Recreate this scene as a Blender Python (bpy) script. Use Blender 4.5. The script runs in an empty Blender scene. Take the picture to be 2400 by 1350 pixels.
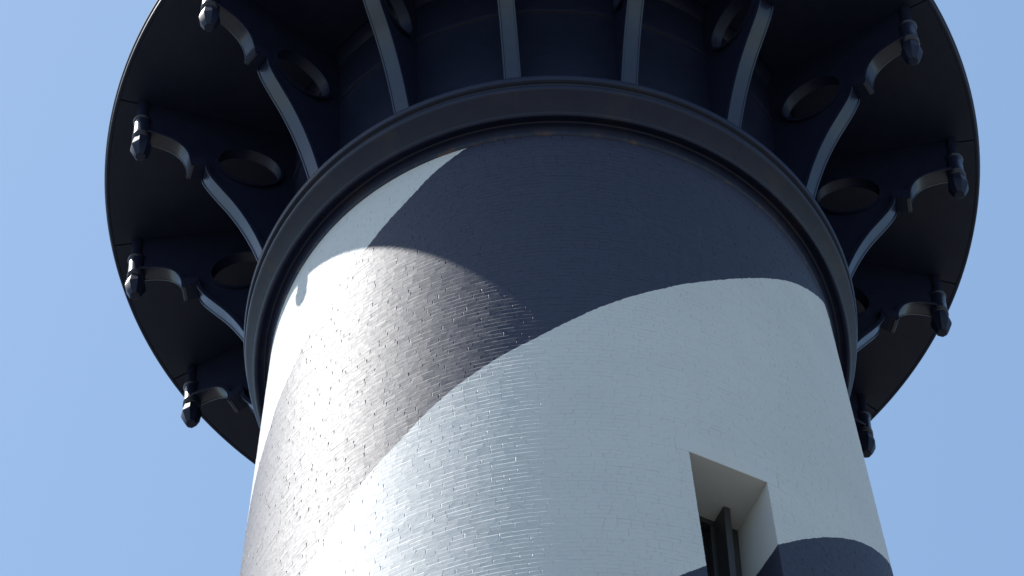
import bpy, bmesh, math, random
from mathutils import Matrix, Vector
R_ = math.radians
random.seed(7)
scene = bpy.context.scene
COL = scene.collection

# ------------------------------------------------------------------ camera
ZD = 50.4                       # height of the gallery deck's underside above the ground
CAM = Vector((0.0, -29.1588, ZD - 48.8))
YAW, PITCH, ROLL, FPX = -0.011655, 1.016279, -0.042472, 13756.0
fw = Vector((math.sin(YAW)*math.cos(PITCH), math.cos(YAW)*math.cos(PITCH), math.sin(PITCH)))
rt0 = Vector((math.cos(YAW), -math.sin(YAW), 0)); up0 = rt0.cross(fw)
rt = rt0*math.cos(ROLL) + up0*math.sin(ROLL)
up = up0*math.cos(ROLL) - rt0*math.sin(ROLL)
cd = bpy.data.cameras.new('camera'); cam = bpy.data.objects.new('camera', cd); COL.objects.link(cam)
cd.sensor_width = 36.0; cd.lens = FPX/2400*36; cd.clip_start = 0.5; cd.clip_end = 30000
M = Matrix((rt, up, -fw)).transposed().to_4x4(); M.translation = CAM
cam.matrix_world = M
scene.camera = cam

# ------------------------------------------------------------------ sky, sun, exposure
SUN_AZ, SUN_EL = 172.6, 63.1    # azimuth counter-clockwise from +X, elevation (degrees)
w = bpy.data.worlds.new('World'); scene.world = w; w.use_nodes = True
nt = w.node_tree; nt.nodes.clear()
sky = nt.nodes.new('ShaderNodeTexSky'); sky.sky_type = 'NISHITA'; sky.sun_disc = False
sky.sun_elevation = R_(SUN_EL); sky.sun_rotation = R_(90 - SUN_AZ)
sky.altitude = 0; sky.air_density = 1.0; sky.dust_density = 0.6; sky.ozone_density = 0.35
bg = nt.nodes.new('ShaderNodeBackground'); bg.inputs['Strength'].default_value = 0.15
out = nt.nodes.new('ShaderNodeOutputWorld')
tint = nt.nodes.new('ShaderNodeMix'); tint.data_type = 'RGBA'; tint.blend_type = 'MULTIPLY'   # camera white balance
tint.inputs['Factor'].default_value = 1.0; tint.inputs['B'].default_value = (.985, 1.07, 1.03, 1)
nt.links.new(sky.outputs[0], tint.inputs['A']); nt.links.new(tint.outputs['Result'], bg.inputs[0]); nt.links.new(bg.outputs[0], out.inputs[0])
sd = bpy.data.lights.new('sun', 'SUN'); sd.energy = 5.0; sd.angle = R_(0.53); sd.color = (1.0, 0.975, 0.935)
so = bpy.data.objects.new('sun', sd); COL.objects.link(so)
sdir = Vector((math.cos(R_(SUN_AZ))*math.cos(R_(SUN_EL)), math.sin(R_(SUN_AZ))*math.cos(R_(SUN_EL)), math.sin(R_(SUN_EL))))
so.rotation_euler = sdir.to_track_quat('Z', 'Y').to_euler(); so.location = sdir*120
scene.view_settings.view_transform = 'Standard'; scene.view_settings.look = 'None'
scene.view_settings.gamma = 1.0; scene.view_settings.use_curve_mapping = False
scene.view_settings.exposure = 0.5

# ------------------------------------------------------------------ materials
class NT:
    def __init__(s, name):
        s.m = bpy.data.materials.new(name); s.m.use_nodes = True; s.t = s.m.node_tree
        s.b = s.t.nodes['Principled BSDF']
    def n(s, typ, **kw):
        o = s.t.nodes.new(typ)
        for k, v in kw.items():
            if k.startswith('i_'): o.inputs[k[2:].replace('_', ' ')].default_value = v
            else: setattr(o, k, v)
        return o
    def l(s, a, b): s.t.links.new(a, b)
    def math(s, op, a, b=None, c=None):
        o = s.n('ShaderNodeMath', operation=op)
        for i, v in enumerate((a, b, c)):
            if v is None: continue
            if isinstance(v, (int, float)): o.inputs[i].default_value = v
            else: s.l(v, o.inputs[i])
        return o.outputs[0]
    def mix(s, fac, a, b):
        o = s.n('ShaderNodeMix', data_type='RGBA')
        for sock, v in ((o.inputs['Factor'], fac), (o.inputs['A'], a), (o.inputs['B'], b)):
            if isinstance(v, (int, float)): sock.default_value = v
            elif isinstance(v, tuple): sock.default_value = (*v, 1)
            else: s.l(v, sock)
        return o.outputs['Result']
    def noise(s, vec, scale, detail=3, rough=.55):
        o = s.n('ShaderNodeTexNoise'); o.inputs['Scale'].default_value = scale
        o.inputs['Detail'].default_value = detail; o.inputs['Roughness'].default_value = rough
        if vec is not None: s.l(vec, o.inputs['Vector'])
        return o.outputs['Fac']
    def ramp(s, fac, pts):
        o = s.n('ShaderNodeValToRGB'); e = o.color_ramp.elements
        while len(e) < len(pts): e.new(.5)
        for i, (p, c) in enumerate(pts): e[i].position = p; e[i].color = (c, c, c, 1)
        s.l(fac, o.inputs[0]); return o.outputs[0]
    def bump(s, h, strength, dist, prev=None):
        o = s.n('ShaderNodeBump'); o.inputs['Strength'].default_value = strength; o.inputs['Distance'].default_value = dist
        s.l(h, o.inputs['Height'])
        if prev is not None: s.l(prev, o.inputs['Normal'])
        return o.outputs[0]

# stripe edges read off the photograph: (degrees round the tower, metres above the deck's underside)
EDGE_A = [(253.55, -3.415), (247.72, -3.655), (243.15, -3.907), (237.45, -4.17), (233.5, -4.364), (222.02, -4.779),
          (217.68, -5.042), (212.79, -5.276), (207.9, -5.45), (203.73, -5.735), (199.2, -5.92), (163.01, -7.783),
          (154.34, -8.206), (148.66, -8.478), (139.91, -8.94), (132.91, -9.341), (125.95, -9.765), (108.13, -10.819)]
EDGE_B = [(343.7, -3.437), (333.5, -3.942), (323.68, -4.404), (316.2, -4.79), (304.47, -5.391), (291.35, -6.008),
          (279.93, -6.522), (273.77, -6.819), (267.79, -7.094), (259.67, -7.418), (251.49, -7.782), (243.89, -8.211),
          (236.73, -8.575), (230.92, -8.959), (224.75, -9.379), (205.0, -10.65)]

def painted_wall(name, bricky):
    q = NT(name)
    geo = q.n('ShaderNodeNewGeometry'); pos = geo.outputs['Position']
    sx = q.n('ShaderNodeSeparateXYZ'); q.l(pos, sx.inputs[0])
    z = q.math('SUBTRACT', sx.outputs['Z'], ZD)
    wob = q.math('MULTIPLY', q.math('SUBTRACT', q.noise(pos, 9.0, 3, .6), .5), .035)
    z = q.math('ADD', z, wob)
    th = q.math('MULTIPLY', q.math('ARCTAN2', sx.outputs['Y'], sx.outputs['X']), 180/math.pi)
    zc = q.math('MAXIMUM', z, -11.0)
    below = q.math('MULTIPLY', q.math('SUBTRACT', z, zc), 17.0)      # keeps winding down the tower
    zn = q.math('DIVIDE', q.math('ADD', zc, 11.0), 8.0)
    def curve(pts):
        o = q.n('ShaderNodeFloatCurve'); cm = o.mapping; cm.use_clip = False
        c = cm.curves[0]; pts = sorted(((zz + 11)/8, t/400) for t, zz in pts)
        c.points[0].location = pts[0]; c.points[1].location = pts[-1]
        for p in pts[1:-1]: c.points.new(*p)
        for p in c.points: p.handle_type = 'AUTO'
        cm.update(); q.l(zn, o.inputs['Value'])
        return q.math('MULTIPLY', o.outputs[0], 400.0)
    a = curve(EDGE_A); b = curve(EDGE_B)
    u = q.math('FLOORED_MODULO', q.math('SUBTRACT', q.math('SUBTRACT', th, a), below), 180.0)
    black = q.math('LESS_THAN', u, q.math('SUBTRACT', b, a))
    # weathering: faint mottling of the white paint, chalking of the black one
    big = q.noise(pos, 0.9, 4); fine = q.noise(pos, 14.0, 4, .65)
    st = q.n('ShaderNodeMapping'); st.inputs['Scale'].default_value = (5.0, 5.0, .25); q.l(pos, st.inputs['Vector'])
    streak = q.noise(st.outputs[0], 1.6, 4, .6)
    white = q.mix(q.ramp(big, [(.35, 0), (.75, 1)]), (.50, .50, .515), (.46, .462, .48))
    white = q.mix(q.math('MULTIPLY', q.ramp(streak, [(.52, 0), (.8, 1)]), .22), white, (.48, .465, .43))
    dark = q.mix(q.ramp(fine, [(.35, 0), (.7, 1)]), (.005, .007, .030), (.009, .011, .038))
    dark = q.mix(q.math('MULTIPLY', q.ramp(streak, [(.55, 0), (.8, 1)]), .25), dark, (.032, .034, .048))
    q.l(q.mix(black, white, dark), q.b.inputs['Base Color'])
    r = q.math('ADD', q.math('MULTIPLY', q.noise(pos, 22.0, 3), .12), .575)
    q.l(r, q.b.inputs['Roughness'])
    q.b.inputs['Specular IOR Level'].default_value = .60
    q.b.inputs['Coat Weight'].default_value = .0; q.b.inputs['Coat Roughness'].default_value = .38
    n1 = q.bump(q.noise(pos, 60.0, 3, .6), .22, .003)
    n2 = q.bump(q.noise(pos, 13.0, 3, .6), .22, .007, n1)
    q.l(n2, q.b.inputs['Normal'])
    return q.m

def iron(name, rust=0.0, spec=.42, r0=.22):
    q = NT(name)
    geo = q.n('ShaderNodeNewGeometry'); pos = geo.outputs['Position']
    f = q.noise(pos, 7.0, 5, .65)
    col = q.mix(q.ramp(f, [(.3, 0), (.75, 1)]), (.008, .010, .028), (.012, .015, .036))
    if rust:
        sx = q.n('ShaderNodeSeparateXYZ'); q.l(pos, sx.inputs[0])
        low = q.ramp(q.math('MULTIPLY', q.math('SUBTRACT', ZD - 3.27, sx.outputs['Z']), 10.0), [(0, 0), (.85, 1)])
        spots = q.ramp(q.noise(pos, 5.5, 5, .7), [(.52, 0), (.64, 1)])
        col = q.mix(q.math('MULTIPLY', q.math('MULTIPLY', low, spots), rust), col, (.16, .075, .03))
        st = q.ramp(q.noise(pos, 1.7, 3, .6), [(.56, 0), (.72, 1)])
        col = q.mix(q.math('MULTIPLY', st, .16), col, (.09, .065, .03))
    q.l(col, q.b.inputs['Base Color'])
    q.l(q.math('ADD', q.math('MULTIPLY', q.noise(pos, 18.0, 4), .16), r0), q.b.inputs['Roughness'])
    q.b.inputs['Specular IOR Level'].default_value = spec
    q.l(q.bump(q.noise(pos, 30.0, 3, .6), .18, .004), q.b.inputs['Normal'])
    return q.m

def plain(name, col, rough, bump=0, var=.25):
    q = NT(name); pos = q.n('ShaderNodeNewGeometry').outputs['Position']
    q.l(q.mix(q.noise(pos, 8.0, 4), tuple(c*(1 - var) for c in col), tuple(min(1, c*(1 + var)) for c in col)), q.b.inputs['Base Color'])
    q.b.inputs['Roughness'].default_value = rough
    if bump: q.l(q.bump(q.noise(pos, 40.0, 3), bump, .004), q.b.inputs['Normal'])
    return q.m

MAT_BRICK = painted_wall('painted_brick', True)
MAT_IRON = iron('black_iron')
MAT_CORNICE = iron('weathered_iron', .4, .22, .30)
MAT_MATT = iron('matt_iron', 0, .18, .36)
MAT_WOOD = plain('dark_window_wood', (.022, .021, .024), .5, .2)
MAT_GLASS = plain('dark_window_glass', (.010, .010, .013), .12)
g = NT('dry_grass'); gp = g.n('ShaderNodeNewGeometry').outputs['Position']
gc = g.mix(g.ramp(g.noise(gp, .06, 5), [(.35, 0), (.65, 1)]), (.128, .130, .105), (.175, .168, .138))
gc = g.mix(g.ramp(g.noise(gp, 2.5, 5, .7), [(.3, 0), (.75, 1)]), gc, (.150, .147, .122))
g.l(gc, g.b.inputs['Base Color']); g.b.inputs['Roughness'].default_value = .95
MAT_GROUND = g.m

# ------------------------------------------------------------------ helpers
def obj(name, me, mat, parent=None):
    o = bpy.data.objects.new(name, me); COL.objects.link(o)
    if mat and not me.materials: me.materials.append(mat)
    if parent: o.parent = parent
    return o
def mesh(name, v, f, smooth=False):
    me = bpy.data.meshes.new(name); me.from_pydata(v, [], f); me.update()
    if smooth: me.polygons.foreach_set('use_smooth', [True]*len(me.polygons))
    return me
def fix(me, sharp=None):
    bm = bmesh.new(); bm.from_mesh(me); bmesh.ops.recalc_face_normals(bm, faces=bm.faces)
    if sharp is not None:
        for f in bm.faces: f.smooth = True
        for e in bm.edges:
            if len(e.link_faces) == 2 and e.calc_face_angle(0) > R_(sharp): e.smooth = False
    bm.to_mesh(me); bm.free(); return me
def lathe(name, prof, a0, a1, n, closed_prof=True, sharp=35):
    """sweep a closed (R, z) profile round the tower axis from a0 to a1 degrees"""
    full = abs(a1 - a0) >= 359.99; m = len(prof); v = []; f = []
    cols = n if full else n + 1
    for i in range(cols):
        a = R_(a0 + (a1 - a0)*i/n)
        v += [(r*math.cos(a), r*math.sin(a), ZD + z) for r, z in prof]
    for i in range(n):
        j = (i + 1) % cols
        for k in range(m if closed_prof else m - 1):
            l = (k + 1) % m
            f.append((i*m + k, j*m + k, j*m + l, i*m + l))
    if not full and closed_prof:
        f.append(tuple(range(m))); f.append(tuple((cols - 1)*m + k for k in range(m)))
    return fix(mesh(name, v, f), sharp)
def spline(pts, n=8):
    out = []
    P = [pts[0]] + list(pts) + [pts[-1]]
    for i in range(1, len(P) - 2):
        p0, p1, p2, p3 = P[i - 1:i + 3]
        for k in range(n):
            t = k/n
            out.append(tuple(.5*((2*p1[c]) + (-p0[c] + p2[c])*t + (2*p0[c] - 5*p1[c] + 4*p2[c] - p3[c])*t*t
                                 + (-p0[c] + 3*p1[c] - 3*p2[c] + p3[c])*t**3) for c in (0, 1)))
    out.append(tuple(pts[-1])); return out
def ribbon(name, path, wd, th, lip=.010, edge=.020, closed=False):
    """a flanged iron strip following an (R, z) path; raised edges on the side facing out and down"""
    h = wd/2; sec = [(-h, -th), (-h, lip*.6), (-h + .004, lip), (-h + edge - .006, lip), (-h + edge, .0), (h - edge, .0),
                     (h - edge + .006, lip), (h - .004, lip), (h, lip*.6), (h, -th)]
    m = len(sec); v = []; f = []; n = len(path)
    for i, (r, z) in enumerate(path):
        a = path[(i - 1) % n if closed else max(i - 1, 0)]; b = path[(i + 1) % n if closed else min(i + 1, n - 1)]
        dx, dz = b[0] - a[0], b[1] - a[1]; L = math.hypot(dx, dz); nx, nz = dz/L, -dx/L
        v += [(r + nx*q, s, ZD + z + nz*q) for s, q in sec]
    for i in range(n if closed else n - 1):
        j = (i + 1) % n
        for k in range(m): f.append((i*m + k, j*m + k, j*m + (k + 1) % m, i*m + (k + 1) % m))
    if not closed: f.append(tuple(range(m))); f.append(tuple((n - 1)*m + k for k in range(m)))
    return fix(mesh(name, v, f), 30)
def box(name, lo, hi, bev=.008):
    bm = bmesh.new(); bmesh.ops.create_cube(bm, size=1)
    for q in bm.verts: q.co = Vector([(lo[c] + hi[c])/2 + q.co[c]*(hi[c] - lo[c]) for c in range(3)])
    if bev: bmesh.ops.bevel(bm, geom=list(bm.edges), offset=bev, segments=2, affect='EDGES', profile=.5)
    me = bpy.data.meshes.new(name); bm.to_mesh(me); bm.free(); return me

# ------------------------------------------------------------------ ground
gm = mesh('ground', [(-9000, -9000, 0), (9000, -9000, 0), (9000, 9000, 0), (-9000, 9000, 0)], [(0, 1, 2, 3)])
go = obj('ground', gm, MAT_GROUND); go['kind'] = 'structure'

# ------------------------------------------------------------------ the lighthouse
LH = bpy.data.objects.new('lighthouse', None); COL.objects.link(LH)
LH['label'] = 'black and white spiral striped brick lighthouse tower with dark iron gallery on brackets'
LH['category'] = 'lighthouse'

RT, ZT, KT = 2.600, -3.354, 0.06281          # wall radius at its top, that height, taper
def rad(z): return RT + KT*(ZT - z)
WTH, WHALF, WTOP, WBOT, WBACK = R_(298.5), .358, -8.81, -11.15, 2.395    # window opening
MORTAR = .0012
LTOP, LHALF = ZT - .012 - 81*.0648 - .003, .47                 # plastered lintel over the opening
wn = Vector((math.cos(WTH), math.sin(WTH), 0)); wt = Vector((-math.sin(WTH), math.cos(WTH), 0))
def win_half(z): return math.asin(WHALF/rad(z))                # opening has parallel sides

# tower shell behind the bricks (their mortar), with the window opening left free
zs = [-3.33, -3.36] + [-3.36 - .25*i for i in range(1, 21)]
zs = sorted(set([z for z in zs if abs(z - WTOP) > .1 and abs(z - LTOP) > .05] + [WTOP, LTOP, WBOT] + [-9.1, -9.6, -10.1, -10.6] + [-11.6, -12.5, -14, -18, -24, -32, -40, -ZD + 3.2]), reverse=True)
NC = 180; a_lo, a_hi = WTH, WTH + 2*math.pi
v = []; f = []
rows = []
for z in zs:
    r = rad(z) - MORTAR; h = math.asin(WHALF/r) if z > -14 else math.asin(WHALF/rad(-14))
    row = [a_lo + h + (2*math.pi - 2*h)*i/NC for i in range(NC + 1)] + [a_hi + h*(-1 + 2*i/6) for i in range(1, 6)]
    rows.append(row)
    v += [(r*math.cos(a), r*math.sin(a), ZD + z) for a in row]
m = len(rows[0])
for i in range(len(zs) - 1):
    for k in range(m):
        l = (k + 1) % m
        if k >= NC and zs[i] <= LTOP + 1e-6 and zs[i + 1] >= WBOT - 1e-6: continue
        f.append((i*m + k, i*m + l, (i + 1)*m + l, (i + 1)*m + k))
wall = obj('wall', fix(mesh('wall', v, f), 25), MAT_BRICK, LH)

# window reveal: two jambs, ceiling, sill (real depth into the wall)
def wp(rn, tg, z): p = wn*rn + wt*tg; return (p.x, p.y, ZD + z)
def rout(tg, z): return math.sqrt((rad(z) + .001)**2 - tg*tg)
ri, th_ = WBACK, .10
def slab(name, pts, thick):
    """quad of (rn, tg, z) corners thickened along the direction thick=(dtg, dz)"""
    a = [wp(*p) for p in pts]; b = [wp(p[0], p[1] + thick[0], p[2] + thick[1]) for p in pts]
    n = len(pts); fs = [tuple(range(n)), tuple(range(2*n - 1, n - 1, -1))]
    fs += [(i, (i + 1) % n, n + (i + 1) % n, n + i) for i in range(n)]
    return fix(mesh(name, a + b, fs))
win = obj('window', slab('window_reveal', [(rout(WHALF, WTOP) - .003, -WHALF, WTOP - .002), (rout(WHALF, WTOP) - .003, WHALF, WTOP - .002), (ri - .1, WHALF, WTOP - .002), (ri - .1, -WHALF, WTOP - .002)], (0, .06)), MAT_BRICK, LH)
win['label'] = 'deep white window recess with its dark casement standing open'
for s in (-1, 1):
    obj('jamb', slab('jamb', [(rout(WHALF, WTOP) - .004, s*WHALF, WTOP - .003), (rout(WHALF, WBOT) - .004, s*WHALF, WBOT - .05), (ri - .1, s*WHALF, WBOT - .05), (ri - .1, s*WHALF, WTOP - .003)], (s*.015, 0)), MAT_BRICK, win)
obj('sill', slab('sill', [(rout(WHALF, WBOT), -WHALF, WBOT), (rout(0, WBOT) + .03, 0, WBOT), (rout(WHALF, WBOT), WHALF, WBOT), (ri - .1, WHALF, WBOT), (ri - .1, -WHALF, WBOT)], (0, -.06)), MAT_BRICK, win)
def wbar(name, r0, r1, t0, t1, z0, z1, mat, par=None):
    me = box(name, (r0, t0, z0 + ZD), (r1, t1, z1 + ZD), .004)
    me.transform(Matrix.Rotation(WTH, 4, 'Z')); return obj(name, me, mat, par or win)
W = WHALF - .002
wbar('pane', ri - .09, ri - .07, -W, W, WBOT + .002, WTOP - .002, MAT_GLASS)
for t0, t1, z0, z1 in ((-W, -W + .06, WBOT + .002, WTOP - .002), (W - .06, W, WBOT + .002, WTOP - .002), (-W + .061, W - .061, WTOP - .07, WTOP - .002), (-W + .061, W - .061, WBOT + .002, WBOT + .08)):
    wbar('frame', ri - .068, ri, t0, t1, z0, z1, MAT_WOOD)
wbar('mullion', ri - .066, ri - .004, .10, .165, WBOT + .081, WTOP - .071, MAT_WOOD)
wbar('glazing_bar', ri - .066, ri - .02, .166, W - .061, -9.75, -9.72, MAT_WOOD)
wbar('casement', ri + .002, ri + .175, .136, .196, WBOT + .06, WTOP - .012, MAT_WOOD)

# lintel: straight along its lower edge, following the round wall along its upper one
def lintel_mesh():
    cols, rws = 18, 6; v = []; f = []
    chord = rout(WHALF, WTOP)
    for r in range(rws + 1):
        z = WTOP + (LTOP - WTOP)*r/rws; t = r/rws
        for c in range(cols + 1):
            tg = -LHALF + 2*LHALF*c/cols; e = math.sqrt((rad(z) + .0012)**2 - tg*tg)
            v.append(wp(min(e, chord + (e - chord)*t*t*(3 - 2*t)) if abs(tg) < WHALF else e, tg, z))
    for r in range(rws):
        for c in range(cols): f.append((r*(cols + 1) + c, r*(cols + 1) + c + 1, (r + 1)*(cols + 1) + c + 1, (r + 1)*(cols + 1) + c))
    me = mesh('lintel', v, f)
    bm = bmesh.new(); bm.from_mesh(me); ex = bmesh.ops.extrude_face_region(bm, geom=list(bm.faces))
    for q in ex['geom']:
        if isinstance(q, bmesh.types.BMVert): q.co -= wn*.05
    bm.to_mesh(me); bm.free(); return fix(me, 40)
obj('lintel', lintel_mesh(), MAT_BRICK, win)

# ------------------------------------------------------------------ bricks
def brick_geo(a0, a1, z0, z1, open0, open1, rnd):
    """one brick between angles a0..a1 and heights z0 > z1: its face stands plumb, so on the tapering wall
    each course steps back a few millimetres over the one below; thick paint rounds that step into a slope"""
    v = []
    pj = rnd.gauss(0, .0003); tt = rnd.gauss(0, .00045); tv = rnd.gauss(0, .0002)
    am, zm = (a0 + a1)/2, (z0 + z1)/2; rm = rad(zm); wdt = (a1 - a0)*rm; rf = rad(z1) + pj
    et = {-1: .0125*rnd.uniform(.55, 1.4), 1: .0125*rnd.uniform(.55, 1.4)}
    eh = {-1: .0060*rnd.uniform(.6, 1.2) if open0 else .0004, 1: .0060*rnd.uniform(.6, 1.2) if open1 else .0004}
    op = {-1: open0, 1: open1}
    n = 2 if wdt > .15 else 1                                    # long bricks follow the curve of the wall
    for lv in (0, 1, 2):
        ins = (0, .08, 1)[lv]
        for sz in (1, -1):
            for i in range(n + 1):
                t = 2*i/n - 1; sa = -1 if t < 0 else 1; end = abs(t) > .5
                a = am + t*((a1 - a0)/2 - ins*eh[sa]/rm)
                z = (z0 - ins*et[sa]) if sz > 0 else (z1 + ins*.0018)
                if lv == 0: r = rad(z) - .006
                elif lv == 1: r = (rad(z0) - .0002 if sz > 0 else rf - .0004) - (.0004 if end and op[sa] else 0) + rnd.gauss(0, .00015)
                else: r = rf + t*tt*min(1, wdt/.1) + sz*tv + rnd.gauss(0, .0002)
                v.append((r*math.cos(a), r*math.sin(a), ZD + z + (rnd.gauss(0, .0005) if lv else 0)))
    m = n + 1; T = lambda lv, i: lv*2*m + i; B = lambda lv, i: lv*2*m + m + i
    f = []
    for i in range(n):
        f.append((T(2, i), B(2, i), B(2, i + 1), T(2, i + 1)))
        for lv in (0, 1):
            f.append((T(lv, i), T(lv + 1, i), T(lv + 1, i + 1), T(lv, i + 1)))
            f.append((B(lv, i), B(lv, i + 1), B(lv + 1, i + 1), B(lv + 1, i)))
    for lv in (0, 1):
        f.append((T(lv, 0), B(lv, 0), B(lv + 1, 0), T(lv + 1, 0)))
        f.append((T(lv, n), T(lv + 1, n), B(lv + 1, n), B(lv, n)))
    return v, f
BRICKS = []
rnd = random.Random(11)
COURSE = .0648; z = ZT - .012; ci = 0
while z > -13.2:
    zt, zb = z - .0001, z - COURSE + .0001
    zm = (zt + zb)/2; rm = rad(zm); a = R_(135) + rnd.random()*.1
    header = (ci % 4 == 0); op = False
    while a < R_(405):
        if header: L = .104
        else: L = .208 if rnd.random() < .55 else .104
        L *= 1 + rnd.gauss(0, .03); da = L/rm; on = rnd.random() < .24      # every other upright joint is clogged with paint
        a0, a1 = a + (.0006 if op else .0002)/rm, a + da - (.0006 if on else .0002)/rm; a += da; o0, o1 = op, on; op = on
        # the window opening cuts the courses
        if zb < LTOP - .01 and zt > WBOT - .004:
            h = math.asin((LHALF + .003)/rm) if zm > WTOP else win_half(zm)
            l0, l1 = WTH - h, WTH + h
            if a0 < l1 and a1 > l0:
                if a0 < l0 - .008: BRICKS.append((a0, l0, zt, zb, o0, False))
                if a1 > l1 + .008: BRICKS.append((l1, a1, zt, zb, False, o1))
                continue
        BRICKS.append((a0, a1, zt, zb, o0, o1))
    z -= COURSE; ci += 1
def shown(b):
    a = (b[0] + b[1])/2; zz = (b[2] + b[3])/2; r = rad(zz)
    P = Vector((r*math.cos(a), r*math.sin(a), ZD + zz)); d = P - CAM; dep = d.dot(fw)
    x = 1200 + FPX*d.dot(rt)/dep; y = 675 - FPX*d.dot(up)/dep
    if not (20 < x < 2380 and 20 < y < 1335): return 0
    nrm = Vector((math.cos(a), math.sin(a), KT)).normalized()
    if nrm.dot(-d.normalized()) <= .05: return 0
    return nrm.dot(-d.normalized())*(b[1] - b[0])*r*(b[2] - b[3])/dep**2
order = sorted(range(len(BRICKS)), key=lambda i: -shown(BRICKS[i])); single = set(order[:300])
V = []; F = []
for i, b in enumerate(BRICKS):
    v, f = brick_geo(*b, rnd)
    if i in single:
        obj('brick', mesh('brick', v, f), MAT_BRICK, wall)
    else:
        n = len(V); V += v; F += [tuple(k + n for k in q) for q in f]
bo = obj('brick_courses', mesh('brick_courses', V, F), MAT_BRICK, wall); bo['kind'] = 'stuff'

# ------------------------------------------------------------------ drum above the cornice, cornice of iron segments
PH = 175.345; STEP = 22.5
DR = 2.47
drum = obj('drum', lathe('drum', [(DR, -2.9), (DR, -.86), (DR + .022, -.85), (DR + .03, -.82), (DR + .022, -.79), (DR, -.78), (DR, -.16), (DR + .03, -.12), (DR + .06, .0), (DR + .06, 2.6), (2.2, 2.6), (2.2, -2.9)], 0, 360, 160), MAT_MATT, LH)
cprof = [(2.40, -2.69), (2.80, -2.69), (2.838, -2.690), (2.848, -2.698), (2.853, -2.712), (2.850, -2.758), (2.845, -2.772), (2.832, -2.780),
         (2.812, -2.785), (2.803, -2.80), (2.803, -2.83), (2.810, -2.845), (2.832, -2.862), (2.836, -2.885), (2.830, -2.905),
         (2.818, -2.920), (2.664, -3.070), (2.658, -3.085), (2.660, -3.165), (2.700, -3.178), (2.742, -3.184), (2.754, -3.192), (2.762, -3.205), (2.756, -3.224), (2.742, -3.236), (2.722, -3.234), (2.706, -3.222),
         (2.690, -3.205), (2.660, -3.198), (2.648, -3.205), (2.640, -3.225), (2.618, -3.30), (2.606, -3.345), (2.598, -3.352), (2.40, -3.352)]
core = obj('cornice', lathe('cornice_core', [(2.38, -2.71), (2.79, -2.71), (2.79, -2.86), (2.64, -3.02), (2.64, -3.15), (2.60, -3.19), (2.585, -3.34), (2.38, -3.34)], 0, 360, 160), MAT_CORNICE, LH)
gap = .012
seg = lathe('cornice_segment', cprof, -STEP/2 + gap, STEP/2 - gap, 14)
for i in range(16):
    o = obj('cornice_segment', seg, MAT_CORNICE, core); o.rotation_euler.z = R_(PH + STEP*(i + .5))

# ------------------------------------------------------------------ gallery deck: plates, rim
RD = 4.2307
deck = obj('gallery_deck', lathe('gallery_deck', [(2.45, .014), (4.158, .014), (4.158, .09), (2.45, .09)], 0, 360, 192), MAT_MATT, LH)
obj('rim', lathe('rim', [(4.16, 0.013), (4.199, 0.013), (4.200, 0.0), (4.222, 0.0), (RD, .010), (RD, .052), (4.240, .062), (4.244, .078), (4.240, .094), (4.22, .102), (4.16, .102)], 0, 360, 256), MAT_MATT, deck)
plate = lathe('deck_plate', [(2.55, .012), (2.55, .004), (2.556, -.001), (4.192, -.001), (4.197, .004), (4.197, .012)], -STEP/2 + .10, STEP/2 - .10, 16)
for i in range(16):
    o = obj('deck_plate', plate, MAT_MATT, deck); o.rotation_euler.z = R_(PH + STEP*(i + .5))

# ------------------------------------------------------------------ brackets
rib_path = spline([(2.63, -2.95), (2.675, -2.72), (2.730, -2.49), (2.795, -2.25), (2.865, -2.03), (2.96, -1.79), (3.07, -1.57), (3.19, -1.375), (3.285, -1.215), (3.338, -1.09), (3.352, -.99), (3.350, -.93)], 5)
arch_path = spline([(3.492, -1.06), (3.498, -.97), (3.525, -.84), (3.58, -.735), (3.67, -.655), (3.78, -.615), (3.88, -.60), (3.93, -.598)], 5)
hc, hr = (2.92, -.81), .305
ring_path = [(hc[0] + hr*math.cos(-t), hc[1] + hr*math.sin(-t)) for t in [2*math.pi*i/48 for i in range(48)]]
RIBW = .158
def web_mesh():
    outl = [(DR - .01, -2.68)] + [(r - .012, z + .012) for r, z in rib_path if z > -2.66] + [(3.40, -.93), (3.475, -.95)] + \
           [(r - .012, z + .012) for r, z in arch_path if z > -.95 and r < 3.92] + [(3.945, -.585), (3.945, -.01), (DR - .01, -.01)]
    hole = [(hc[0] + (hr + .02)*math.cos(t), hc[1] + (hr + .02)*math.sin(t)) for t in [2*math.pi*i/40 for i in range(40)]]
    bm = bmesh.new(); es = []
    for loop in (outl, hole):
        vs = [bm.verts.new((r, -.024, ZD + z)) for r, z in loop]
        es += [bm.edges.new((vs[i], vs[(i + 1) % len(vs)])) for i in range(len(vs))]
    bmesh.ops.triangle_fill(bm, use_beauty=True, use_dissolve=False, edges=es)
    ex = bmesh.ops.extrude_face_region(bm, geom=list(bm.faces))
    for q in ex['geom']:
        if isinstance(q, bmesh.types.BMVert): q.co.y += .048
    me = bpy.data.meshes.new('bracket_web'); bm.to_mesh(me); bm.free(); return fix(me)
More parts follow.
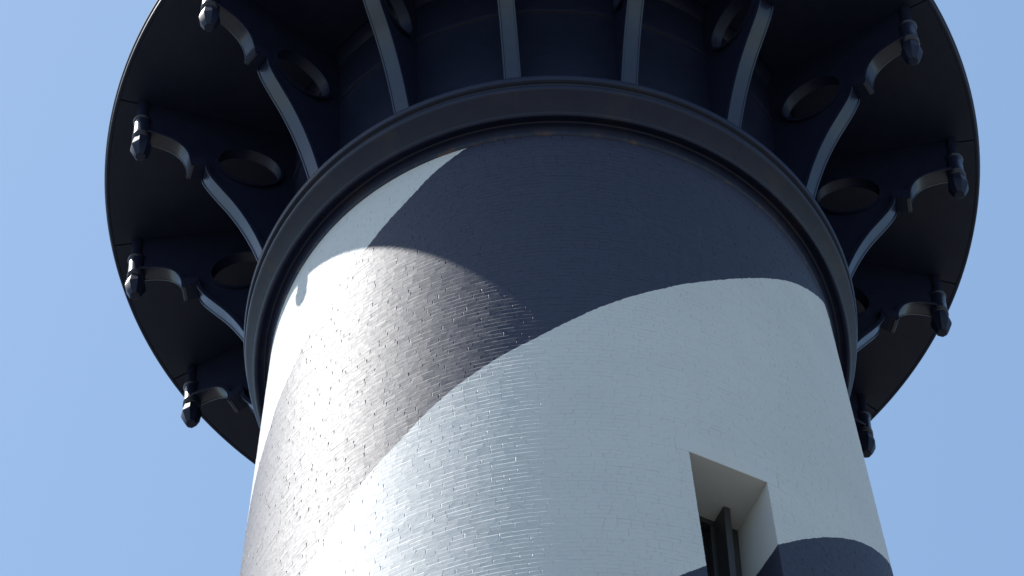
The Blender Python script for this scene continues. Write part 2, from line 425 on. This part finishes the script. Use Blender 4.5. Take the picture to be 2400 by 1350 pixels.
def round_mesh(name, prof, n, rot=0, smooth=True, cx=3.968):
    v = []; f = []
    for r, z in prof:
        v += [(cx + r*math.cos(2*math.pi*i/n + rot), r*math.sin(2*math.pi*i/n + rot), ZD + z) for i in range(n)]
    for k in range(len(prof) - 1):
        for i in range(n): f.append((k*n + i, k*n + (i + 1) % n, (k + 1)*n + (i + 1) % n, (k + 1)*n + i))
    f.append(tuple(range(n))); f.append(tuple((len(prof) - 1)*n + i for i in range(n)))
    return fix(mesh(name, v, f), 40 if smooth else 12)
web_m = web_mesh()
rib_m = ribbon('rib', rib_path, RIBW, .030)
arch_m = ribbon('arch', arch_path, RIBW*.94, .028, .006, .016)
ring_m = ribbon('scroll_ring', ring_path, RIBW*.72, .024, .004, .012, closed=True)
def clasp_mesh():
    q = [(3.338, -.975), (3.352, -1.000), (3.420, -1.030), (3.490, -1.055), (3.504, -1.040), (3.500, -.90), (3.338, -.90)]
    n = len(q); v = [(r, y, ZD + z) for y in (-.084, .084) for r, z in q]
    f = [tuple(range(n)), tuple(range(2*n - 1, n - 1, -1))] + [(i, (i + 1) % n, n + (i + 1) % n, n + i) for i in range(n)]
    return fix(mesh('clasp', v, f))
clasp_m = clasp_mesh()
shaft_m = round_mesh('pendant_shaft', [(.062, -.002), (.060, -.08), (.056, -.20), (.060, -.27), (.074, -.31), (.088, -.325), (.091, -.338), (.086, -.352), (.076, -.362),
                                        (.079, -.40), (.080, -.52), (.081, -.600), (.086, -.612), (.089, -.620), (.086, -.630), (.077, -.638), (.076, -.650), (.085, -.660), (.090, -.668), (.086, -.678), (.070, -.690)], 28)
drop_m = round_mesh('pendant_drop', [(.064, -.672), (.078, -.688), (.094, -.76), (.104, -.825), (.099, -.86), (.066, -.955), (.050, -.985), (.030, -.99)], 8, R_(22.5), False)
for i in range(16):
    br = obj('bracket', web_m, MAT_MATT, LH); br.rotation_euler.z = R_(PH + STEP*i)
    for nm, me in (('rib', rib_m), ('arch', arch_m), ('scroll_ring', ring_m), ('clasp', clasp_m), ('pendant_shaft', shaft_m), ('pendant_drop', drop_m)):
        obj(nm, me, MAT_MATT if nm in ('scroll_ring', 'clasp', 'pendant_drop') else MAT_IRON, br)
